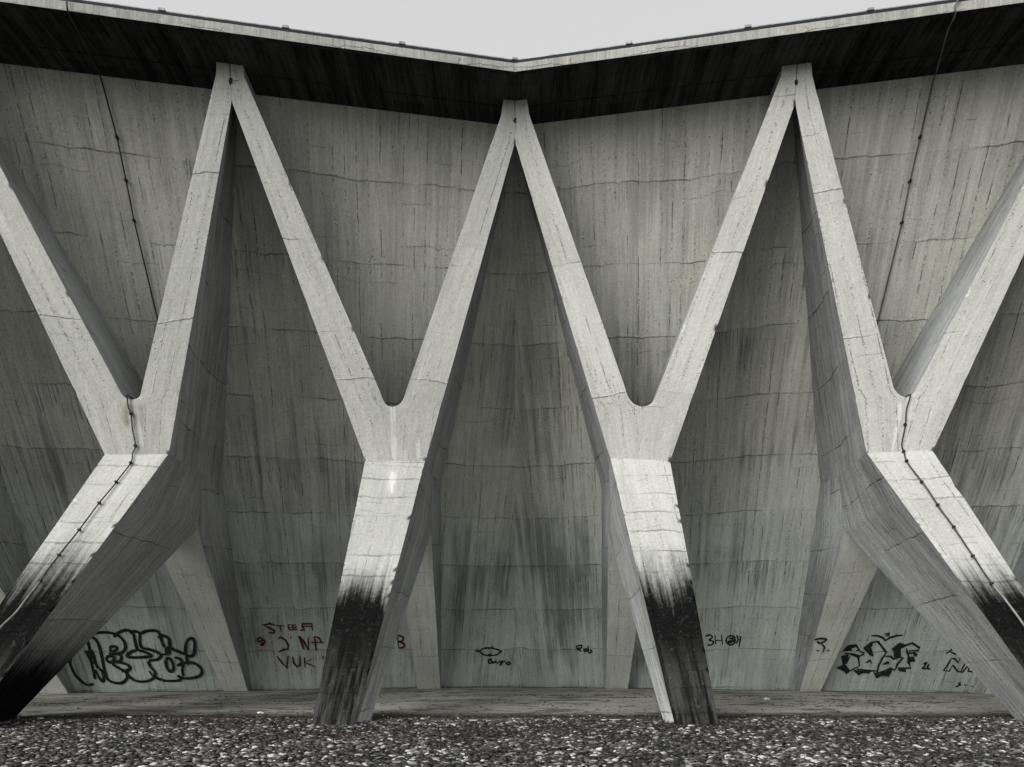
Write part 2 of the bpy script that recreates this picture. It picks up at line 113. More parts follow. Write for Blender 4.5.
def concrete(name, base, board=.2, line=.75, joint=1.306, phase=.0, jdark=.6, streak=.3, pock=.6, seed=0., tint=None, foot_dark=None,
             stain=None, tone=.2, damp=0., comb=.8, runs=None):
    """cast concrete: board seams along v, broken pour joints across, pocks, water streaks, cloudy tone"""
    n = NT(name); u, v = n.uv(); P, z = n.pos()
    w3 = n.vec(u, v, seed)
    wob = n.mul(n.sub(n.noi(w3, .9, 2.), .5), .06)
    ub = n.add(u, wob)
    # board seams
    k = n.ma('DIVIDE', ub, board); fl = n.ma('FLOOR', n.add(k, .5)); fr = n.ma('ABSOLUTE', n.sub(k, fl))
    dist = n.mul(fr, board)
    seg = n.noi(n.vec(n.mul(fl, 3.77), n.mul(v, 1.0), seed+3), 1.25, 3., .65)
    thin = n.noi(n.vec(n.mul(fl, 5.1), n.mul(v, 9.), seed), 1., 2.)
    on = n.mul(n.ss(seg, .49, .60), n.ss(thin, .38, .52))
    keep = n.ss(n.wn(n.vec(fl, seed, 2.)), .25, .45)
    L = n.mul(n.mul(n.ss(dist, .0015, .0095, 1., 0.), on), keep)
    # pour joints
    jw = n.add(n.mul(n.sub(n.noi(n.vec(u, seed+9., n.mul(n.ma('FLOOR', n.ma('DIVIDE', v, joint)), .0)), .55, 2.), .5), .30), n.add(n.mul(n.sub(n.noi(w3, 3.2, 5., .7), .5), .14), n.mul(n.sub(n.noi(w3, 18., 3., .7), .5), .035)))
    vj = n.add(n.add(v, jw), phase); kj = n.ma('DIVIDE', vj, joint); fj = n.ma('FLOOR', n.add(kj, .5)); dj = n.mul(n.ma('ABSOLUTE', n.sub(kj, fj)), joint)
    jm = n.ss(n.noi(n.vec(u, n.mul(fj, 5.), seed), .8, 3.), .40, .56)
    J = n.mul(n.ss(dj, .002, .018, 1., 0.), n.mul(jm, n.ss(n.noi(w3, 5., 3.), .3, .6, .35, 1.)))
    k2 = n.ma('DIVIDE', n.add(vj, n.add(.31, n.mul(n.sub(n.noi(w3, 1.1, 4.), .5), .3))), joint*.5); f2 = n.ma('FLOOR', n.add(k2, .5)); d2 = n.mul(n.ma('ABSOLUTE', n.sub(k2, f2)), joint*.5)
    J2 = n.mul(n.mul(n.ss(d2, .001, .010, 1., 0.), n.ss(n.noi(n.vec(u, n.mul(f2, 3.), seed+6), 1.4, 3.), .54, .62)), .45)
    J = n.ma('MAXIMUM', J, J2)
    lift = n.ma('FLOOR', kj); frj = n.sub(kj, lift)
    # drip lines hanging below each joint (fine, short)
    kd = n.ma('DIVIDE', n.add(ub, n.mul(n.noi(n.vec(u, seed, 3.), 2.3, 3.), .35)), .075); fd = n.ma('FLOOR', kd); rd = n.wn(n.vec(fd, lift, seed+5))
    dd = n.ma('ABSOLUTE', n.sub(n.sub(kd, fd), .5))
    drip = n.mul(n.mul(n.ss(dd, .06, .22, 1., 0.), n.ss(n.sub(frj, n.sub(1., n.mul(rd, .75))), -.02, .05)), n.mul(n.ss(n.noi(w3, .45, 2.), .48, .64), n.ss(n.noi(n.vec(u, n.mul(v, .3), 5.), 9., 2.), .35, .6)))
    # pocks
    vo = n.vor(n.vec(u, v, seed), 14.); pk = n.mul(n.ss(vo.outputs['Distance'], .10, .2, 1., 0.), n.ss(n.noi(w3, 1.1, 3., .6), .56, .70))
    vo2 = n.vor(n.vec(u, v, seed+4), 30.); near = n.ss(dist, .006, .035, 1., 0.)
    pk2 = n.mul(n.mul(n.ss(vo2.outputs['Distance'], .18, .32, 1., 0.), near), n.ss(n.noi(w3, .8, 2.), .42, .55))
    pk = n.ma('MAXIMUM', pk, pk2)
    # streaks
    s1 = n.noi(n.vec(n.mul(u, 5.), n.mul(v, .32), seed), 1., 4., .65)
    s2 = n.noi(n.vec(n.mul(u, 15.), n.mul(v, .8), seed+2), 1., 4., .6)
    st = n.add(n.mul(n.sub(s1, .5), streak*3.6), n.mul(n.sub(s2, .5), streak*2.4))
    s3 = n.noi(n.vec(n.mul(u, 45.), n.mul(v, 2.2), seed+8), 1., 4., .7); st = n.add(st, n.mul(n.sub(s3, .5), streak*2.6+.16))
    cl = n.mul(n.sub(n.noi(w3, .38, 4., .6), .5), tone*3.2)
    bt = n.mul(n.sub(n.wn(n.vec(n.ma('FLOOR', n.ma('DIVIDE', ub, board*3.)), lift, seed)), .5), tone*.45)
    lt = n.mul(n.sub(n.wn(n.vec(lift, seed, 1.)), .5), tone*.5)
    gr = n.mul(n.sub(n.noi(P, 26., 5., .8), .5), .95)
    t = n.add(n.add(n.add(n.add(1., st), cl), n.add(bt, lt)), gr)
    dark = n.ma('MAXIMUM', n.ma('MAXIMUM', n.mul(L, line), n.mul(J, jdark)), n.ma('MAXIMUM', n.mul(pk, pock), n.mul(drip, line*comb)))
    t = n.mul(n.ma('MAXIMUM', t, .25), n.sub(1., dark))
    col = n.mix(1., base, n.vec(t, t, t), 'MULTIPLY')
    if tint: col = n.mix(n.ss(n.add(z, n.mul(n.sub(n.noi(w3, .6, 4.), .5), 3.)), 2., 6.5, 1., 0.), col, n.mix(1., col, tint, 'MULTIPLY'))
    if damp:      # old water marks: broad dark patches with dripping lower rims
        dm = n.ss(n.add(n.add(n.mul(n.noi(n.vec(n.mul(u, 6.5), n.mul(v, .2), seed+20), 1., 5., .7), .6), n.mul(n.noi(n.vec(n.mul(u, .8), n.mul(v, .4), seed+21), 1., 3.), .5)), n.add(n.mul(frj, .03), n.mul(n.noi(n.vec(n.mul(u, 30.), n.mul(v, 1.), seed), 1., 3., .7), .1))), .60, .77)
        col = n.mix(n.mul(n.mul(dm, damp), n.ss(z, 3., 10.5, 1.45, .55)), col, (.11, .113, .105))
        lm = n.mul(n.ss(n.noi(n.vec(n.mul(u, 2.6), n.mul(v, .3), seed+30), 1., 4., .6), .60, .72), .45)
        col = n.mix(lm, col, (.62, .62, .57))
    if stain:     # lime runs
        for (su, v0, v1, wd_) in stain:
            du = n.ma('ABSOLUTE', n.add(n.sub(u, su), n.mul(n.sub(n.noi(n.vec(v, su, 1.), 4., 2.), .5), .05)))
            mm = n.mul(n.ss(du, wd_*.3, wd_, 1., 0.), n.mul(n.ss(v, v0, v0+.15), n.ss(v, v1-.1, v1, 1., 0.)))
            col = n.mix(n.mul(mm, n.ss(n.noi(w3, 6., 3.), .3, .6, .25, .8)), col, (.72, .72, .68))
    rough = .9
    if runs:
        sx_ = n.n('ShaderNodeSeparateXYZ'); n.t.links.new(P, sx_.inputs[0])
        for (x0, za_, zb_, wd_, rc, am) in runs:
            dx = n.ma('ABSOLUTE', n.add(n.sub(sx_.outputs[0], x0), n.mul(n.sub(n.noi(P, 5., 3.), .5), wd_*.9)))
            mm = n.mul(n.ss(dx, wd_*.25, wd_, 1., 0.), n.mul(n.ss(z, za_-.08, za_+.08), n.ss(z, zb_-.06, zb_+.06, 1., 0.)))
            mm = n.mul(mm, n.ss(n.noi(n.vec(n.mul(sx_.outputs[0], 14.), 0., n.mul(z, 1.6)), 1., 4., .7), .35, .6, .15, 1.))
            col = n.mix(n.mul(mm, am), col, rc)
    if foot_dark:      # dark lower leg, sooty and algae-grown on its front face: black rim that drips, worn grey streaks towards the foot
        z0, z1 = foot_dark
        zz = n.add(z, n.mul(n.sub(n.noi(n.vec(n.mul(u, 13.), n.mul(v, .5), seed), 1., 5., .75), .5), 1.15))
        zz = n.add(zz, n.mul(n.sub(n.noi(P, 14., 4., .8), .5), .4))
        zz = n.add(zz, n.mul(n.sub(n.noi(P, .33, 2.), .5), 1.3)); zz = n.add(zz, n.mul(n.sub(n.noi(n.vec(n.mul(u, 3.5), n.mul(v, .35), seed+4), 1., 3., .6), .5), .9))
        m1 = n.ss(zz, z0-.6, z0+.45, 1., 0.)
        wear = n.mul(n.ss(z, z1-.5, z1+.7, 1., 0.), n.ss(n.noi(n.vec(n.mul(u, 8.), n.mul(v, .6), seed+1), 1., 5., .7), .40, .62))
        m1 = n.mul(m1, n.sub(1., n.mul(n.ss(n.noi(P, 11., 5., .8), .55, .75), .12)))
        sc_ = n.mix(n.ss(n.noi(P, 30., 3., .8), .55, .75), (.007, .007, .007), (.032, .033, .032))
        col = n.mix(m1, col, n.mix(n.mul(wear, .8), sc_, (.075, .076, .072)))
    n.put(n.b.inputs['Base Color'], col); n.b.inputs['Roughness'].default_value = rough
    n.b.inputs['Specular IOR Level'].default_value = .03 if (foot_dark or base[0] < .05) else .2
    rb = n.mul(n.wn(n.vec(n.ma('FLOOR', k), seed, 8.)), .3)
    hgt = n.add(n.add(n.mul(L, -1.), n.mul(J, -1.1)), n.add(n.mul(pk, -1.), n.add(rb, n.add(n.mul(n.noi(P, 9., 5., .65), .7), n.mul(n.ss(frj, .0, 1.), .35)))))
    n.bump(hgt, .018, .8)
    return n.m

WALLC = (.60, .603, .54)
M = {}
M['wall'] = {-1: concrete('wall_concrete', WALLC, phase=-.045, streak=.19, line=.66, jdark=.42, tint=(.87, .94, .98), damp=.46, tone=.22),
              1: concrete('wall_concrete_right', WALLC, phase=-.045, streak=.19, line=.66, jdark=.42, seed=17.3, tint=(.87, .94, .98), damp=.46, tone=.22)}
M['pale'] = concrete('pale_concrete', (.56, .565, .53), board=.24, line=.3, joint=2.3, jdark=.22, streak=.13, pock=.5, tone=.15, seed=3., comb=0,
    runs=[(-2.17, 4.66, 5.6, .07, (.80, .80, .77), .9), (-2.02, 4.66, 4.85, .10, (.80, .80, .77), .5), (-6.42, 5.02, 5.38, .26, (.20, .16, .07), .75), (-6.34, 4.7, 5.4, .05, (.80, .80, .77), .6), (6.60, 4.66, 5.45, .05, (.82, .82, .79), .9), (6.44, 4.66, 5.4, .05, (.82, .82, .79), .8), (-1.75, 4.7, 5.05, .05, (.8, .8, .77), .8)])
M['leg'] = concrete('leg_concrete', (.50, .505, .48), board=.36, line=.15, joint=.42, jdark=.3, streak=.12, pock=.35, tone=.12, seed=6., foot_dark=(2.58, 1.0), comb=0,
    runs=[(-2.17, 4.0, 4.42, .11, (.85, .85, .83), .7)])
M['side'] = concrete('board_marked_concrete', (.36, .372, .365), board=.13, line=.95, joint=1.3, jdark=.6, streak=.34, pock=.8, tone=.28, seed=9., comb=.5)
M['side_dark_foot'] = concrete('dark_foot_board_marked_concrete', (.36, .372, .365), board=.13, line=.7, joint=1.9, jdark=.5, streak=.26, pock=.5, tone=.22, seed=10., comb=.3, foot_dark=(1.35, -1.))  # board-marked side that blends to near black towards the foot
M['rear'] = concrete('rear_leg_concrete', (.68, .69, .65), board=.25, line=.35, joint=1.5, jdark=.35, streak=.12, pock=.5, tone=.16, seed=12.)
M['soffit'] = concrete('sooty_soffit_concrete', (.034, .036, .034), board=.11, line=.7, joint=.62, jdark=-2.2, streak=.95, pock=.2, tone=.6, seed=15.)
M['fascia'] = concrete('fascia_concrete', (.33, .33, .31), board=.9, line=.5, joint=.9, jdark=.0, streak=.3, pock=.5, tone=.3, seed=21.)
M['dark_metal'] = plain('dark_sheet_metal', (.008, .008, .009), .8, 0.)
M['rail_metal'] = plain('grey_rail_metal', (.30, .31, .32), .45, .4)
M['cable'] = plain('dull_cable', (.035, .033, .03), .6, .2)
M['cable_pale'] = plain('pale_cable_sleeve', (.25, .245, .23), .6)
M['pipe'] = plain('weathered_zinc_pipe', (.13, .13, .12), .55, .3)
M['clamp'] = plain('rusty_clamp', (.022, .019, .016), .7, .2)
def paint(name, col):      # thin spray paint, worn through to the concrete in places
    n = NT(name); p, z = n.pos()
    w_ = n.mul(n.ss(n.noi(p, 14., 5., .75), .52, .72), .55)
    n.put(n.b.inputs['Base Color'], n.mix(w_, col, (.17, .17, .155))); n.b.inputs['Roughness'].default_value = .85; return n.m
M['black_paint'] = paint('black_spray_paint', (.008, .008, .009))
M['red_paint'] = paint('dark_red_spray_paint', (.09, .014, .012))
M['paper'] = plain('white_paper', (.75, .75, .72), .8)

# ---------------------------------------------------------------- object helpers
def link(name, me, parent=None, label=None, cat=None, group=None, kind=None):
    o = bpy.data.objects.new(name, me); COL.objects.link(o); o.parent = parent
    if label: o['label'] = label
    if cat: o['category'] = cat
    if group: o['group'] = group
    if kind: o['kind'] = kind
    return o
def thing(name, loc, label, cat, group=None):
    o = link(name, None, None, label, cat, group); o.location = loc; o.empty_display_size = .3
    return o

class Builder:
    """collects bilinear patches, welds them and wears the sharp edges"""
    def __init__(s): s.v = []; s.f = []; s.uv = []; s.mi = []; s.edge = []
    def strip(s, A, B, step=.09, mi=0, swap=False, uo=(0, 0), nmax=60, mid=None):
        """surface between polyline A and polyline B (same number of points); mid: optional middle polyline"""
        A = [Vector(a) for a in A]; B = [Vector(b) for b in B]
        rows = [A] + ([[Vector(m) for m in mid]] if mid else []) + [B]
        def dens(seq):      # resample all polylines with the same parameters
            out = [[] for _ in seq]
            for i in range(len(seq[0])-1):
                ln = max((q[i+1]-q[i]).length for q in seq); n = max(1, min(nmax, math.ceil(ln/step)))
                for j in range(n):
                    for q, o in zip(seq, out): o.append(q[i].lerp(q[i+1], j/n))
            for q, o in zip(seq, out): o.append(q[-1])
            return out
        rows = dens(rows)
        cols = []      # now across
        nacr = []
        for r in range(len(rows)-1):
            w = max((a-b).length for a, b in zip(rows[r], rows[r+1])); nacr.append(max(1, min(nmax, math.ceil(w/step))))
        nv = len(rows[0]); base = len(s.v); grid = []
        vv = [0.]
        for i in range(1, nv): vv.append(vv[-1] + ((rows[0][i]-rows[0][i-1]).length+(rows[-1][i]-rows[-1][i-1]).length)/2)
        for i in range(nv):
            line = []; uu = 0.
            for r in range(len(rows)-1):
                for j in range(nacr[r]):
                    line.append((rows[r][i].lerp(rows[r+1][i], j/nacr[r]), uu + (rows[r+1][i]-rows[r][i]).length*j/nacr[r]))
                uu += (rows[r+1][i]-rows[r][i]).length
            line.append((rows[-1][i], uu)); c = uu/2
            line = [(p, u-c) for p, u in line]
            grid.append(line)
        nc = len(grid[0])
        for i in range(nv):
            for j in range(nc): s.v.append(grid[i][j][0])
        for i in range(nv-1):
            for j in range(nc-1):
                ids = (base+i*nc+j, base+i*nc+j+1, base+(i+1)*nc+j+1, base+(i+1)*nc+j)
                q = [(grid[i][j][1], vv[i]), (grid[i][j+1][1], vv[i]), (grid[i+1][j+1][1], vv[i+1]), (grid[i+1][j][1], vv[i+1])]
                if swap: q = [(b, a) for a, b in q]
                q = [(a+uo[0], b+uo[1]) for a, b in q]
                s.f.append(ids); s.uv.append(q); s.mi.append(mi)
        for j in range(nc): pass
    def build(s, name, mats, parent=None, wear=True, smooth=True, origin=None, **kw):
        me = bpy.data.meshes.new(name)
        org = Vector(origin) if origin is not None else Vector((0, 0, 0))
        me.from_pydata([v for v in s.v], [], s.f)
        ul = me.uv_layers.new(name='UVMap'); k = 0
        for p, q in zip(me.polygons, s.uv):
            for li, c in zip(p.loop_indices, q): ul.data[li].uv = c
        for p, m in zip(me.polygons, s.mi): p.material_index = m; p.use_smooth = smooth
        for m in (mats if isinstance(mats, list) else [mats]): me.materials.append(m)
        bm = bmesh.new(); bm.from_mesh(me)
        bmesh.ops.remove_doubles(bm, verts=bm.verts, dist=.004)
        bmesh.ops.recalc_face_normals(bm, faces=bm.faces)
        if wear:
            bm.normal_update(); mv = {}
            for v in bm.verts:
                sharp = [e for e in v.link_edges if len(e.link_faces) == 2 and e.calc_face_angle(0) > .45]
                co = v.co
                nn = noise.noise_vector(co*1.7)*.006 + noise.noise_vector(co*6)*.003
                if any(len(e.link_faces) != 2 for e in v.link_edges): nn = Vector((0, 0, 0))
                if sharp:
                    off = [e.other_vert(v).co for e in v.link_edges if e not in sharp]
                    if off:
                        a = sum((p-co for p in off), Vector())/len(off)
                        q = noise.noise(co*5.5); kk = .10+max(0, noise.noise(co*11))*.25+max(0, q-.25)*.9
                        nn = nn*.5 + a*min(kk, .8)
                mv[v] = co+nn
            for v, c in mv.items(): v.co = c
        for v in bm.verts: v.co -= org
        bm.to_mesh(me); bm.free()
        if smooth: me.set_sharp_from_angle(angle=math.radians(38))
        return link(name, me, parent, **kw)

def lw(side, L): return [W(side, *p) for p in L]
def lerp3(a, b, t): return [a[i]*(1-t)+b[i]*t for i in range(3)]
def along(poly, t):      # point at fraction t of a polyline by z
    z0, z1 = poly[0][2], poly[-1][2]; z = z0+(z1-z0)*t
    for a, b in zip(poly, poly[1:]):
        if z <= b[2] or b is poly[-1]:
            q = (z-a[2])/max(1e-6, b[2]-a[2]); return lerp3(a, b, q)

def build_strut(S, label):
    sd, k = S['side'], S['k']
    root = thing('forked_concrete_strut', W(sd, S['C'][0], S['C'][1], 0), label, 'strut', 'forked struts carrying the leaning wall')
    org = Vector(root.location)
    wallpt = lambda p: [p[0]+k*(LEAN*p[2]-.06-p[1])*-1, LEAN*p[2]-.06, p[2]]
    F, Fo, C, V = S['F'], S['Fo'], S['C'], S['V']
    con = [[p[0], p[1]-.06, p[2]] for p in S['contact']]
    R = con[0]
    def mirror(p, ref): # back point of the hidden side, parallel to the visible one
        return None
    axis = lambda f: [f[0]+k*-1*(LEAN*f[2]-.06-f[1])*1., LEAN*f[2]-.06, f[2]]
    for which in ('ain', 'aout'):
        a = S[which]; inn = which == 'ain'
        corner = F if inn else Fo
        Vh = list(reversed(V[:3])) if inn else V[2:]      # from the centre of the fork up to its shoulder
        # rows: outer edge point / inner edge point
        cr, fl, tp, tc = list(a['crotch']), a['flare'], a['top'], list(a['topc'])
        for q_ in (tc,): q_[0] += .007 if inn else -.007      # the hairline joint between two arms at the apex
        cu = []
        for i_ in range(7):
            t_ = i_/6; cu.append([(1-t_)**2*Vh[0][c_]+2*t_*(1-t_)*(Vh[1][c_]*2-(Vh[0][c_]+Vh[2][c_])/2)+t_*t_*Vh[2][c_] for c_ in range(3)])
        fr_ = [.17+.03*i_/6 for i_ in range(7)]
        rows_o = [corner]+[lerp3(corner, cr, t_) for t_ in fr_]+[cr, lerp3(cr, tc, .72), tc]
        iflat = lerp3(Vh[2], fl, (cr[2]-Vh[2][2])/(fl[2]-Vh[2][2]))
        rows_i = [C]+cu+[iflat, fl, tp]
        b = Builder(); uo = (sd*(7.1 if inn else 3.3)+C[0], C[0]*3)
        b.strip(lw(sd, rows_o), lw(sd, rows_i), mi=0, uo=uo)
        if inn or C[0] > 6:
            ac = W(sd, *lerp3(cr, tc, .55)); bmh = bmesh.new(); bmesh.ops.create_icosphere(bmh, subdivisions=2, radius=.038)
            for v_ in bmh.verts:
                v_.co = Vector((v_.co.x*.7, v_.co.y*.35, v_.co.z*1.25))*(1+.9*noise.noise(v_.co*30+ac)) + ac-org
            mh = bpy.data.meshes.new('anchor_plug'); bmh.to_mesh(mh); bmh.free(); mh.materials.append(M['clamp']); link('anchor_plug', mh, root, label='dark rusty anchor plug near the apex')
        # inner side (inside the V), runs straight back into the wall
        top_i = rows_i[1:]
        back = [axis(p) for p in top_i]
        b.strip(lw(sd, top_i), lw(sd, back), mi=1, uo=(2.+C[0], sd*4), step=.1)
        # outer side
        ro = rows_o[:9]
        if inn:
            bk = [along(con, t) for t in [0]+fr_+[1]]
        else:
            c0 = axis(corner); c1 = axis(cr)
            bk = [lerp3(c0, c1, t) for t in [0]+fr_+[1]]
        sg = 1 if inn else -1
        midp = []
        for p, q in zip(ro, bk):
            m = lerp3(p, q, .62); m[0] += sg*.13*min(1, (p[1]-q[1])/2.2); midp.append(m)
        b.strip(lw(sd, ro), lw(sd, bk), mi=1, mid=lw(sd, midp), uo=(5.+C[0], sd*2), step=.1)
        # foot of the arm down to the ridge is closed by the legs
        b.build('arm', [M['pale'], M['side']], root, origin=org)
    # ---- legs.  visible-side points
    K, Ko, Ff, Ffo, Rf, Rfo = S['K'], S['Ko'], S['Ff'], S['Ffo'], S['Rf'], S['Rfo']
    Mv = lerp3(F, R, .70); Mv[1] = 4.48; Mv[0] = (F[0]*.3+R[0]*.7)+.11
    Ro = axis(Fo); Mo = lerp3(Fo, Ro, .7); Mo[0] -= .11
    g = lambda p: [p[0], p[1], p[2]-.12]     # run the foot a little into the gravel
    def down(p, q):   # extend the line p->q below ground
        t = (q[2]-p[2]-.15)/(q[2]-p[2]); return lerp3(p, q, t)
    Ff2, Ffo2, Rf2, Rfo2 = down(F, Ff), down(Fo, Ffo), down(K, Rf), down(Ko, Rfo)
    b = Builder(); Lv = [0, .2, .5, .8, 1]
    b.strip(lw(sd, [lerp3(F, Ff2, t) for t in Lv]), lw(sd, [lerp3(Fo, Ffo2, t) for t in Lv]), mi=0, uo=(C[0]*2+sd, C[0]))
    for (f0, f1, m0, k0, r1, sg) in ((F, Ff2, Mv, K, Rf2, 1), (Fo, Ffo2, Mo, Ko, Rfo2, -1)):
        fr = [lerp3(f0, f1, t) for t in Lv]; bk = [m0, k0]+[lerp3(k0, r1, (t-.2)/.8) for t in Lv[2:]]
        md = []
        for i, (p, q) in enumerate(zip(fr, bk)):
            m = lerp3(p, q, .42); m[0] += sg*.07*Lv[i]; md.append(m)
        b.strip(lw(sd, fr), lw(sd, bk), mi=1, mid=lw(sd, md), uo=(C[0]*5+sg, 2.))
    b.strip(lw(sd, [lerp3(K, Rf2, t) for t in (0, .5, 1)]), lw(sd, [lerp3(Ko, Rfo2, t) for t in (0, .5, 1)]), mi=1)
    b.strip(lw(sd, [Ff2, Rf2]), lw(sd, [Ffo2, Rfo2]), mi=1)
    b.build('front_leg', [M['leg'], M['side_dark_foot'] if (sd < 0 and C[0] > 6) else M['side']], root, origin=org)
    b = Builder(); r, ro = S['r'], S['ro']; bc = [S['base'][0], -.08, -.05]; bco = [ro[0]+(bc[0]-r[0])*-.3, -.08, -.05]
    r2, ro2 = [r[0], r[1], -.05], [ro[0], ro[1], -.05]
    b.strip(lw(sd, [K, lerp3(K, r2, .5), r2]), lw(sd, [Ko, lerp3(Ko, ro2, .5), ro2]), mi=0, uo=(C[0]*2, C[0]))
    b.strip(lw(sd, [Mv, K, lerp3(K, r2, .5), r2]), lw(sd, [R, lerp3(R, bc, .22), lerp3(R, bc, .6), bc]), mi=1, uo=(C[0]*4, 1.))
    b.strip(lw(sd, [Mo, Ko, lerp3(Ko, ro2, .5), ro2]), lw(sd, [Ro, lerp3(Ro, bco, .22), lerp3(Ro, bco, .6), bco]), mi=1, uo=(C[0]*4+2, 1.))
    # the haunch above, between the arm ridge and the leg
    b.build('rear_leg', [M['rear'], M['side']], root, origin=org)
    return root

struts = {}
def shifted(S, ds, dfoot):
    import copy
    T = copy.deepcopy(S)
    def mv(p, q): p[0] += q
    for key in ('F', 'Fo', 'C', 'base', 'K', 'Ko', 'r', 'ro'): mv(T[key], ds)
    for key in ('Ff', 'Ffo', 'Rf', 'Rfo'): mv(T[key], ds+dfoot)
    for key in ('V', 'contact'):
        for p in T[key]: mv(p, ds)
    for a in ('ain', 'aout'):
        for p in T[a].values(): mv(p, ds)
    return T
# ---------------------------------------------------------------- ground
def grid_mesh(name, xs, ys, zf, mat, parent=None, thick=0, **kw):
    vs = [(x, y, zf(x, y)) for y in ys for x in xs]; nx = len(xs)
    fs = [(j*nx+i, j*nx+i+1, (j+1)*nx+i+1, (j+1)*nx+i) for j in range(len(ys)-1) for i in range(nx-1)]
    me = bpy.data.meshes.new(name); me.from_pydata(vs, [], fs); ul = me.uv_layers.new(name='UVMap')
    for l in me.loops: ul.data[l.index].uv = vs[l.vertex_index][:2]
    for p in me.polygons: p.use_smooth = True
    me.materials.append(mat); return link(name, me, parent, **kw)
YB = 10.75
def apron_z(x, y):
    yb = D0-abs(x)*TP; t = max(0, min(1, (yb-y)/(yb-YB))); return GZ*t - .0 + .012*noise.noise(Vector((x*.7, y*.7, 2)))
n = NT('apron_concrete'); P, z = n.pos(); sx = n.n('ShaderNodeSeparateXYZ'); n.t.links.new(P, sx.inputs[0]); X_, Y_ = sx.outputs[0], sx.outputs[1]
t = n.add(n.add(.9, n.mul(n.sub(n.noi(P, .6, 5., .65), .5), 1.3)), n.mul(n.sub(n.noi(P, 7., 5., .75), .5), .9))
blot = n.ss(n.noi(n.vec(n.mul(X_, .8), n.mul(Y_, 1.3), 4.), 1.4, 6., .75), .50, .60)
front = n.ss(n.add(Y_, n.mul(n.sub(n.noi(P, 1.3, 4.), .5), 1.6)), 11.3, 12.3, 1., 0.)
back = n.ss(n.add(n.add(Y_, n.mul(n.ma('ABSOLUTE', X_), TP)), n.mul(n.sub(n.noi(P, 2., 3.), .5), .5)), 19.45, 19.8)
col = n.mix(1., (.34, .34, .30), n.vec(t, t, t), 'MULTIPLY')
col = n.mix(n.mul(blot, .75), col, (.028, .026, .021)); col = n.mix(n.mul(front, .85), col, (.022, .021, .018)); col = n.mix(n.mul(back, .7), col, (.03, .03, .024))
n.put(n.b.inputs['Base Color'], col); n.b.inputs['Roughness'].default_value = .9; n.bump(n.noi(P, 16., 6., .7), .03, .7); M['apron'] = n.m
n = NT('gravel_bed'); P, z = n.pos(); vo = n.vor(P, 13.)
r = n.wn(vo.outputs['Position']); t = n.mul(n.ss(vo.outputs['Distance'], .2, .6, 1., .12), n.add(.35, r))
n.put(n.b.inputs['Base Color'], n.mix(1., (.07, .066, .058), n.vec(t, t, t), 'MULTIPLY')); n.b.inputs['Roughness'].default_value = .85
n.bump(n.mul(vo.outputs['Distance'], -1.), .05, 1.); M['bed'] = n.m
xs = [-60+i*.5 for i in range(241)]
grid_mesh('ground', [-400, -60, -12, 0, 12, 60, 400], [-400, -60, -5, 0, 5, YB], lambda x, y: GZ-.02, M['bed'], kind='structure')
me_ = grid_mesh('pavement', [-40+i*.4 for i in range(201)], [YB-.03+i*.3 for i in range(34)], apron_z, M['apron'], kind='structure')

# pebbles: river stones packed in the gravel strip
def rock_templates(nt=10):
    out = []
    for q in range(nt):
        bm = bmesh.new(); bmesh.ops.create_icosphere(bm, subdivisions=2 if q < 0 else 1, radius=1)
        for v in bm.verts:
            v.co *= 1+.22*noise.noise(v.co*1.3+Vector((q*9.1, 0, 0)))
        out.append((np.array([v.co[:] for v in bm.verts]), np.array([[v.index for v in f.verts] for f in bm.faces]))); bm.free()
    return out
RT = rock_templates()
def scatter_rocks(name, pts, mat, label, cat):
    V_, F_ = [], []; base = 0
    for (x, y, z, sx_, sy_, sz_, rz) in pts:
        v, f = random.choice(RT); c, s_ = math.cos(rz), math.sin(rz)
        tx, ty = random.uniform(-.3, .3), random.uniform(-.3, .3)
        p = v*np.array([sx_, sy_, sz_]); q = np.empty_like(p)
        q[:, 0] = p[:, 0]*c-p[:, 1]*s_; q[:, 1] = p[:, 0]*s_+p[:, 1]*c; q[:, 2] = p[:, 2]+p[:, 0]*tx+p[:, 1]*ty
        q += np.array([x, y, z]); V_.append(q); F_.append(f+base); base += len(v)
    V_ = np.concatenate(V_).astype(np.float32); F_ = np.concatenate(F_).astype(np.int32)
    me = bpy.data.meshes.new(name); me.vertices.add(len(V_)); me.vertices.foreach_set('co', V_.ravel())
    me.loops.add(F_.size); me.loops.foreach_set('vertex_index', F_.ravel()); me.polygons.add(len(F_))
    me.polygons.foreach_set('loop_start', np.arange(0, F_.size, 3, dtype=np.int32))
    me.polygons.foreach_set('use_smooth', np.ones(len(F_), dtype=bool)); me.update(calc_edges=True); me.validate()
    me.materials.append(mat); return link(name, me, label=label, cat=cat, kind='stuff')
n = NT('pebbles'); g_ = n.n('ShaderNodeNewGeometry'); ri = g_.outputs['Random Per Island']
cr = n.n('ShaderNodeValToRGB'); n.t.links.new(ri, cr.inputs[0]); cr.color_ramp.interpolation = 'CONSTANT'
E_ = cr.color_ramp.elements; E_[0].position = 0; E_[0].color = (.012, .012, .012, 1); E_[1].position = .2; E_[1].color = (.05, .05, .047, 1)
for p_, c_ in ((.38, (.09, .088, .08)), (.50, (.022, .017, .013)), (.57, (.15, .148, .14)), (.70, (.075, .052, .034)), (.75, (.30, .295, .28)), (.88, (.75, .75, .73)), (.97, (.12, .09, .065))):
    e = E_.new(p_); e.color = (*c_, 1)
P, z = n.pos(); t = n.ss(n.noi(P, 40., 3., .6), .3, .7, .65, 1.25)
big = n.ss(n.noi(P, .9, 3., .6), .35, .62, .36, .8)
n.put(n.b.inputs['Base Color'], n.mix(1., cr.outputs[0], n.vec(n.mul(t, big), n.mul(t, big), n.mul(t, big)), 'MULTIPLY')); n.b.inputs['Roughness'].default_value = .6
M['pebble'] = n.m
pts = []
